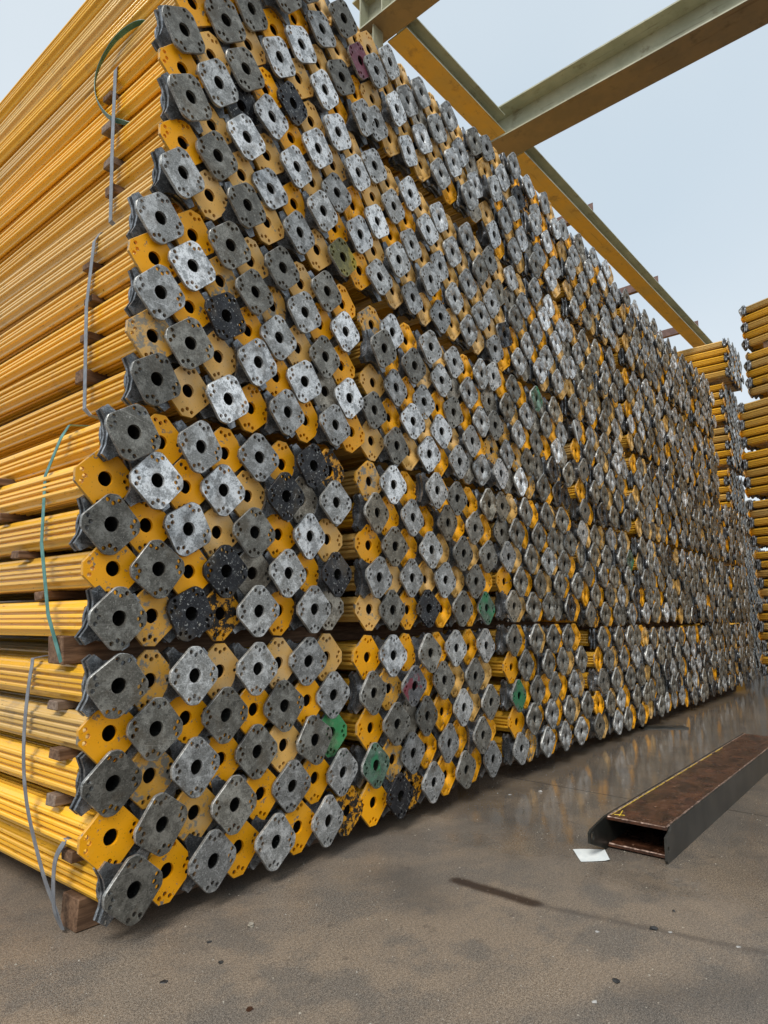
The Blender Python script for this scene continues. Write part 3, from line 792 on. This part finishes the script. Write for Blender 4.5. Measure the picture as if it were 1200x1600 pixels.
# ------------------------------------------------------------------ hollow steel beam lying in the yard
def rusty():
    t = NT('rusty_wet_steel'); v = t.coords(t.rnd())
    f = t.noise(t.stretch(v, (9, 14, 14)), 1.0, 6, .65, 1.2)
    c = t.mix(t.ramp(f, .35, .65), (.022, .010, .006), (.095, .038, .020))
    c = t.mix(t.ramp(t.noise(v, 40, 5, .7), .60, .68), c, (.24, .14, .09))
    t.l(c, t.b.inputs['Base Color'])
    t.l(t.math('MULTIPLY_ADD', t.ramp(t.noise(v, 8, 4, .6), .45, .65), .35, .06), t.b.inputs['Roughness'])
    t.bump(f, .5, .006); return t.m
M['rust'] = rusty()
M['blk'] = simple('black_steel', (.010, .011, .009), (.035, .032, .026), 9, .42, 0, bump=(.2, .002))
M['weld'] = simple('weld_bead', (.12, .07, .05), (.48, .34, .27), 60, .45, .4)
M['chalk'] = simple('yellow_marker', (.60, .40, .02), (.70, .50, .06), 60, .7)
root = empty('hollow_steel_beam', (2.325, .797, .0), (0, 0, R(-.8)))
BL, BW, BH, TH = 2.15, .212, .100, .008
bm = bmesh.new(); bm_box(bm, 0, BL, -BW / 2 + TH + .0006, BW / 2 - TH - .0006, BH - TH, BH + .001, 0)
bmesh.ops.subdivide_edges(bm, edges=bm.edges[:], cuts=2)
obj('top_plate', bm_mesh('top_plate', bm, [M['rust']]), root)
bm = bmesh.new(); bm_box(bm, 0.002, BL, -BW / 2 + TH + .0006, BW / 2 - TH - .0006, .006, .006 + TH, 0)
obj('bottom_plate', bm_mesh('bottom_plate', bm, [M['rust']]), root)
def side_plate(y0, near):
    """plate with a tapered ear beyond the end of the box"""
    bm = bmesh.new()
    if near: pr = [(BL, .0), (BL, BH + .004), (.030, BH + .004), (.010, BH - .012), (-.030, BH - .022), (-.034, .010), (-.028, .0)]
    else: pr = [(BL, .0), (BL, BH + .004), (-.004, BH + .004), (-.130, BH - .012), (-.146, BH - .020), (-.146, BH - .052), (-.010, .0)]
    n = 14; hc = (-.018, .040) if near else (-.122, BH - .034); hr = .009 if near else .0125
    rings = []
    for y in (y0, y0 + TH):
        o = [bm.verts.new((x, y, z)) for x, z in pr]
        h = [bm.verts.new((hc[0] + hr * math.cos(2 * math.pi * i / n), y, hc[1] + hr * 1.2 * math.sin(2 * math.pi * i / n))) for i in range(n)]
        fill(bm, [o, h]); rings.append((o, h))
    for k in (0, 1):
        a, b = rings[0][k], rings[1][k]
        for i in range(len(a)): bm.faces.new((a[i], a[(i + 1) % len(a)], b[(i + 1) % len(a)], b[i]))
    return bm_mesh('side_plate', bm, [M['blk']])
obj('side_plate', side_plate(BW / 2 - TH, False), root)
o = obj('side_plate', side_plate(-BW / 2, True), root); o['label'] = 'black side plate nearest the camera'
def bead(name, p0, p1, r, mat, n):
    bm = bmesh.new(); prev = None
    p0, p1 = Vector(p0), Vector(p1); d = (p1 - p0).normalized(); s = d.cross(Vector((0, 0, 1))).normalized(); u = s.cross(d)
    for i in range(n + 1):
        q = p0 + (p1 - p0) * i / n; rr = r * random.uniform(.6, 1.3)
        q = q + s * random.uniform(-.3, .3) * r
        ring = [bm.verts.new(q + (s * math.cos(k * math.pi / 3) + u * math.sin(k * math.pi / 3) * .7) * rr) for k in range(6)]
        if prev:
            for k in range(6): bm.faces.new((prev[k], prev[(k + 1) % 6], ring[(k + 1) % 6], ring[k]))
        else: bm.faces.new(ring)
        prev = ring
    bm.faces.new(prev[::-1])
    return obj('weld_bead' if name is None else name, bm_mesh('weld_bead', bm, [mat]), root)
bead(None, (.002, -BW / 2 + .012, BH + .001), (.002, BW / 2 - .012, BH + .001), .0035, M['weld'], 22)
bead(None, (.003, -BW / 2 + .012, .015), (.003, BW / 2 - .012, .015), .0040, M['weld'], 22)
bead(None, (.01, -BW / 2 + TH + .001, BH + .002), (BL, -BW / 2 + TH + .001, BH + .002), .0042, M['weld'], 90)
bead(None, (.01, BW / 2 - TH - .001, BH + .002), (BL, BW / 2 - TH - .001, BH + .002), .0030, M['weld'], 90)
for k, (xa, xb) in enumerate(((.03, .36), (.37, .62), (.64, .95), (.97, 1.12), (1.16, 1.38), (1.45, 1.60))):
    bead('marker_line', (xa, BW / 2 - .0125, BH + .0012), (xb, BW / 2 - .0125, BH + .0012), .0014, M['chalk'], 16)
bead('marker_line', (.03, BW / 2 - .040, BH + .0012), (.10, BW / 2 - .026, BH + .0012), .0018, M['chalk'], 8)
bead('marker_line', (.04, BW / 2 - .020, BH + .0012), (.05, BW / 2 - .052, BH + .0012), .0018, M['chalk'], 8)
tag(root, 'rusty brown hollow steel beam lying on the yard floor at right', 'steel beam')

# ------------------------------------------------------------------ paper and litter
M['paper'] = simple('paper', (.66, .70, .70), (.80, .82, .80), 20, .7)
bm = bmesh.new(); q = [(2.227, .978), (2.300, .897), (2.205, .845), (2.142, .915)]
N = 6; grid = []
for i in range(N + 1):
    for j in range(N + 1):
        a, b_ = i / N, j / N
        x = (q[0][0] * (1 - a) + q[1][0] * a) * (1 - b_) + (q[3][0] * (1 - a) + q[2][0] * a) * b_
        y = (q[0][1] * (1 - a) + q[1][1] * a) * (1 - b_) + (q[3][1] * (1 - a) + q[2][1] * a) * b_
        grid.append(bm.verts.new((x, y, .0025 + .0018 * math.sin(3 * a + 1) * math.cos(4 * b_) + (.003 if (i, j) == (N, N) else 0))))
for i in range(N):
    for j in range(N):
        bm.faces.new((grid[i * (N + 1) + j], grid[(i + 1) * (N + 1) + j], grid[(i + 1) * (N + 1) + j + 1], grid[i * (N + 1) + j + 1]))
ex = bmesh.ops.extrude_face_region(bm, geom=bm.faces[:])
bmesh.ops.translate(bm, verts=[e for e in ex['geom'] if isinstance(e, bmesh.types.BMVert)], vec=(0, 0, .0006))
tag(obj('paper_sheet', bm_mesh('paper', bm, [M['paper']])), 'small white sheet of paper lying in front of the rusty hollow beam', 'paper')
M['stone'] = simple('stone', (.22, .19, .15), (.42, .38, .31), 60, .8)
M['blacklump'] = simple('black_lump', (.012, .012, .013), (.05, .05, .05), 80, .5)
M['chip'] = simple('pale_chip', (.26, .25, .235), (.46, .45, .43), 60, .6)
def lump(name, x, y, r, mat, label, cat, flat=.6, seed=0, group=None):
    rs = random.Random(seed); bm = bmesh.new(); bmesh.ops.create_icosphere(bm, subdivisions=2, radius=r)
    for v_ in bm.verts:
        k = 1 + rs.uniform(-.28, .28); v_.co = Vector((v_.co.x * k * 1.25, v_.co.y * k, v_.co.z * k * flat))
    bmesh.ops.translate(bm, verts=bm.verts, vec=(0, 0, r * flat * .75))
    o = obj(name, bm_mesh(name, bm, [mat]), loc=(x, y, 0)); o.rotation_euler = (0, 0, rs.uniform(0, 6)); tag(o, label, cat, group)
lump('stone', 1.191, 1.389, .0085, M['stone'], 'small pale stone on the yard in front of the corner bundle', 'stone', seed=1)
lump('tar_lump', 1.811, .591, .0085, M['blacklump'], 'black lump at the end of the dark streak on the yard', 'debris', .4, seed=2)
lump('tar_lump', 1.513, .581, .0075, M['blacklump'], 'flat black scrap on the yard nearest the bottom edge', 'debris', .2, seed=3)
lump('tar_lump', 1.949, .581, .0040, M['blacklump'], 'tiny black crumb between the paper and the black lump', 'debris', .6, seed=4)
lump('crumpled_foil', 4.922, .965, .020, M['chip'], 'crumpled pale scrap by the far end of the rusty hollow beam', 'litter', .6, seed=5)
lump('stone', 2.865, 1.40, .0075, M['chip'], 'pale chip on the wet floor below the third bundle', 'stone', .5, seed=6)
lump('dark_scrap', 1.033, 1.303, 0.006, M['blacklump'], 'dark scrap on the near ground below the fourth plate column', 'debris', .14, seed=20)
lump('dark_scrap', 0.908, 1.331, 0.007, M['blacklump'], 'flat dark scrap on the ground at lower left, alone', 'debris', .14, seed=21)
lump('dark_scrap', 1.075, 1.402, 0.005, M['blacklump'], 'small dark crumb nearest the stack, in front of the corner bundle', 'debris', .14, seed=22)
lump('rust_flake', 0.956, 1.111, 0.007, M['rust'], 'reddish rust flake at the bottom edge of the ground', 'debris', .14, seed=23)
lump('pale_chip', 1.709, 0.697, 0.0045, M['chip'], 'pale chip left of the black lump on the yard', 'chip', .22, seed=24)
lump('pale_chip', 1.409, 0.587, 0.005, M['chip'], 'pale chip near the bottom edge, below the flat black scrap', 'chip', .22, seed=25)
lump('pale_chip', 1.843, 0.408, 0.0045, M['chip'], 'pale chip on the dark streak tail at right', 'chip', .22, seed=26)
lump('pale_chip', 1.819, 0.555, 0.004, M['chip'], 'tiny pale chip just right of the black lump', 'chip', .22, seed=27)
lump('pale_chip', 2.735, 1.483, 0.006, M['chip'], 'pale chip on the wet floor beside the joint', 'chip', .22, seed=28)
# white strip caught between the plates of the wall
bm = bmesh.new()
q0 = Vector((3.752, 1.520, 1.977)); q1 = Vector((3.814, 1.525, 1.840)); d = (q1 - q0).normalized(); sdw = d.cross(Vector((0, 1, 0))).normalized() * .009
vv = [bm.verts.new(q0 + sdw + Vector((0, k, 0))) for k in (0, .0008)] + [bm.verts.new(q0 - sdw + Vector((0, k, 0))) for k in (0, .0008)] + [bm.verts.new(q1 - sdw * .25 + Vector((0, k - .006, 0))) for k in (0, .0008)] + [bm.verts.new(q1 + sdw * .25 + Vector((0, k - .006, 0))) for k in (0, .0008)]
for f in ((0, 2, 4, 6), (1, 7, 5, 3), (0, 1, 3, 2), (2, 3, 5, 4), (4, 5, 7, 6), (6, 7, 1, 0)): bm.faces.new([vv[i] for i in f])
tag(obj('paper_strip', bm_mesh('paper_strip', bm, [M['paper']])), 'narrow white strip stuck between grey plates high in the third bundle', 'strip')
# dark metal strip lying by the foot of the wall
bm = bmesh.new(); bm_box(bm, -.16, .16, -.05, .05, .001, .010, rough=.002)
o = obj('metal_offcut', bm_mesh('metal_offcut', bm, [M['blk']]), loc=(5.08, 1.50, 0)); o.rotation_euler = (0, 0, R(-52)); tag(o, 'flat dark metal offcut on the floor at the foot of the far wall', 'offcut')
# fine grit scattered over the nearer yard
rs = random.Random(11); vs, fs = [], []
for k in range(1500):
    x = rs.uniform(.3, 4.2); y = rs.uniform(-.6, 1.7); r = rs.choice((.0011, .0014, .0018, .0025)) * rs.uniform(.7, 1.2)
    b0 = len(vs); a0 = rs.uniform(0, 6)
    for i in range(4): vs.append((x + r * math.cos(a0 + i * 1.57) * rs.uniform(.7, 1.4), y + r * math.sin(a0 + i * 1.57) * rs.uniform(.7, 1.4), .0002))
    vs.append((x, y, r * .9))
    fs += [(b0 + i, b0 + (i + 1) % 4, b0 + 4) for i in range(4)]
gr = obj('grit', mesh_from('grit', vs, fs, [M['stone']])); gr['kind'] = 'stuff'; gr['label'] = 'pale grit scattered over the yard floor'; gr['category'] = 'grit'
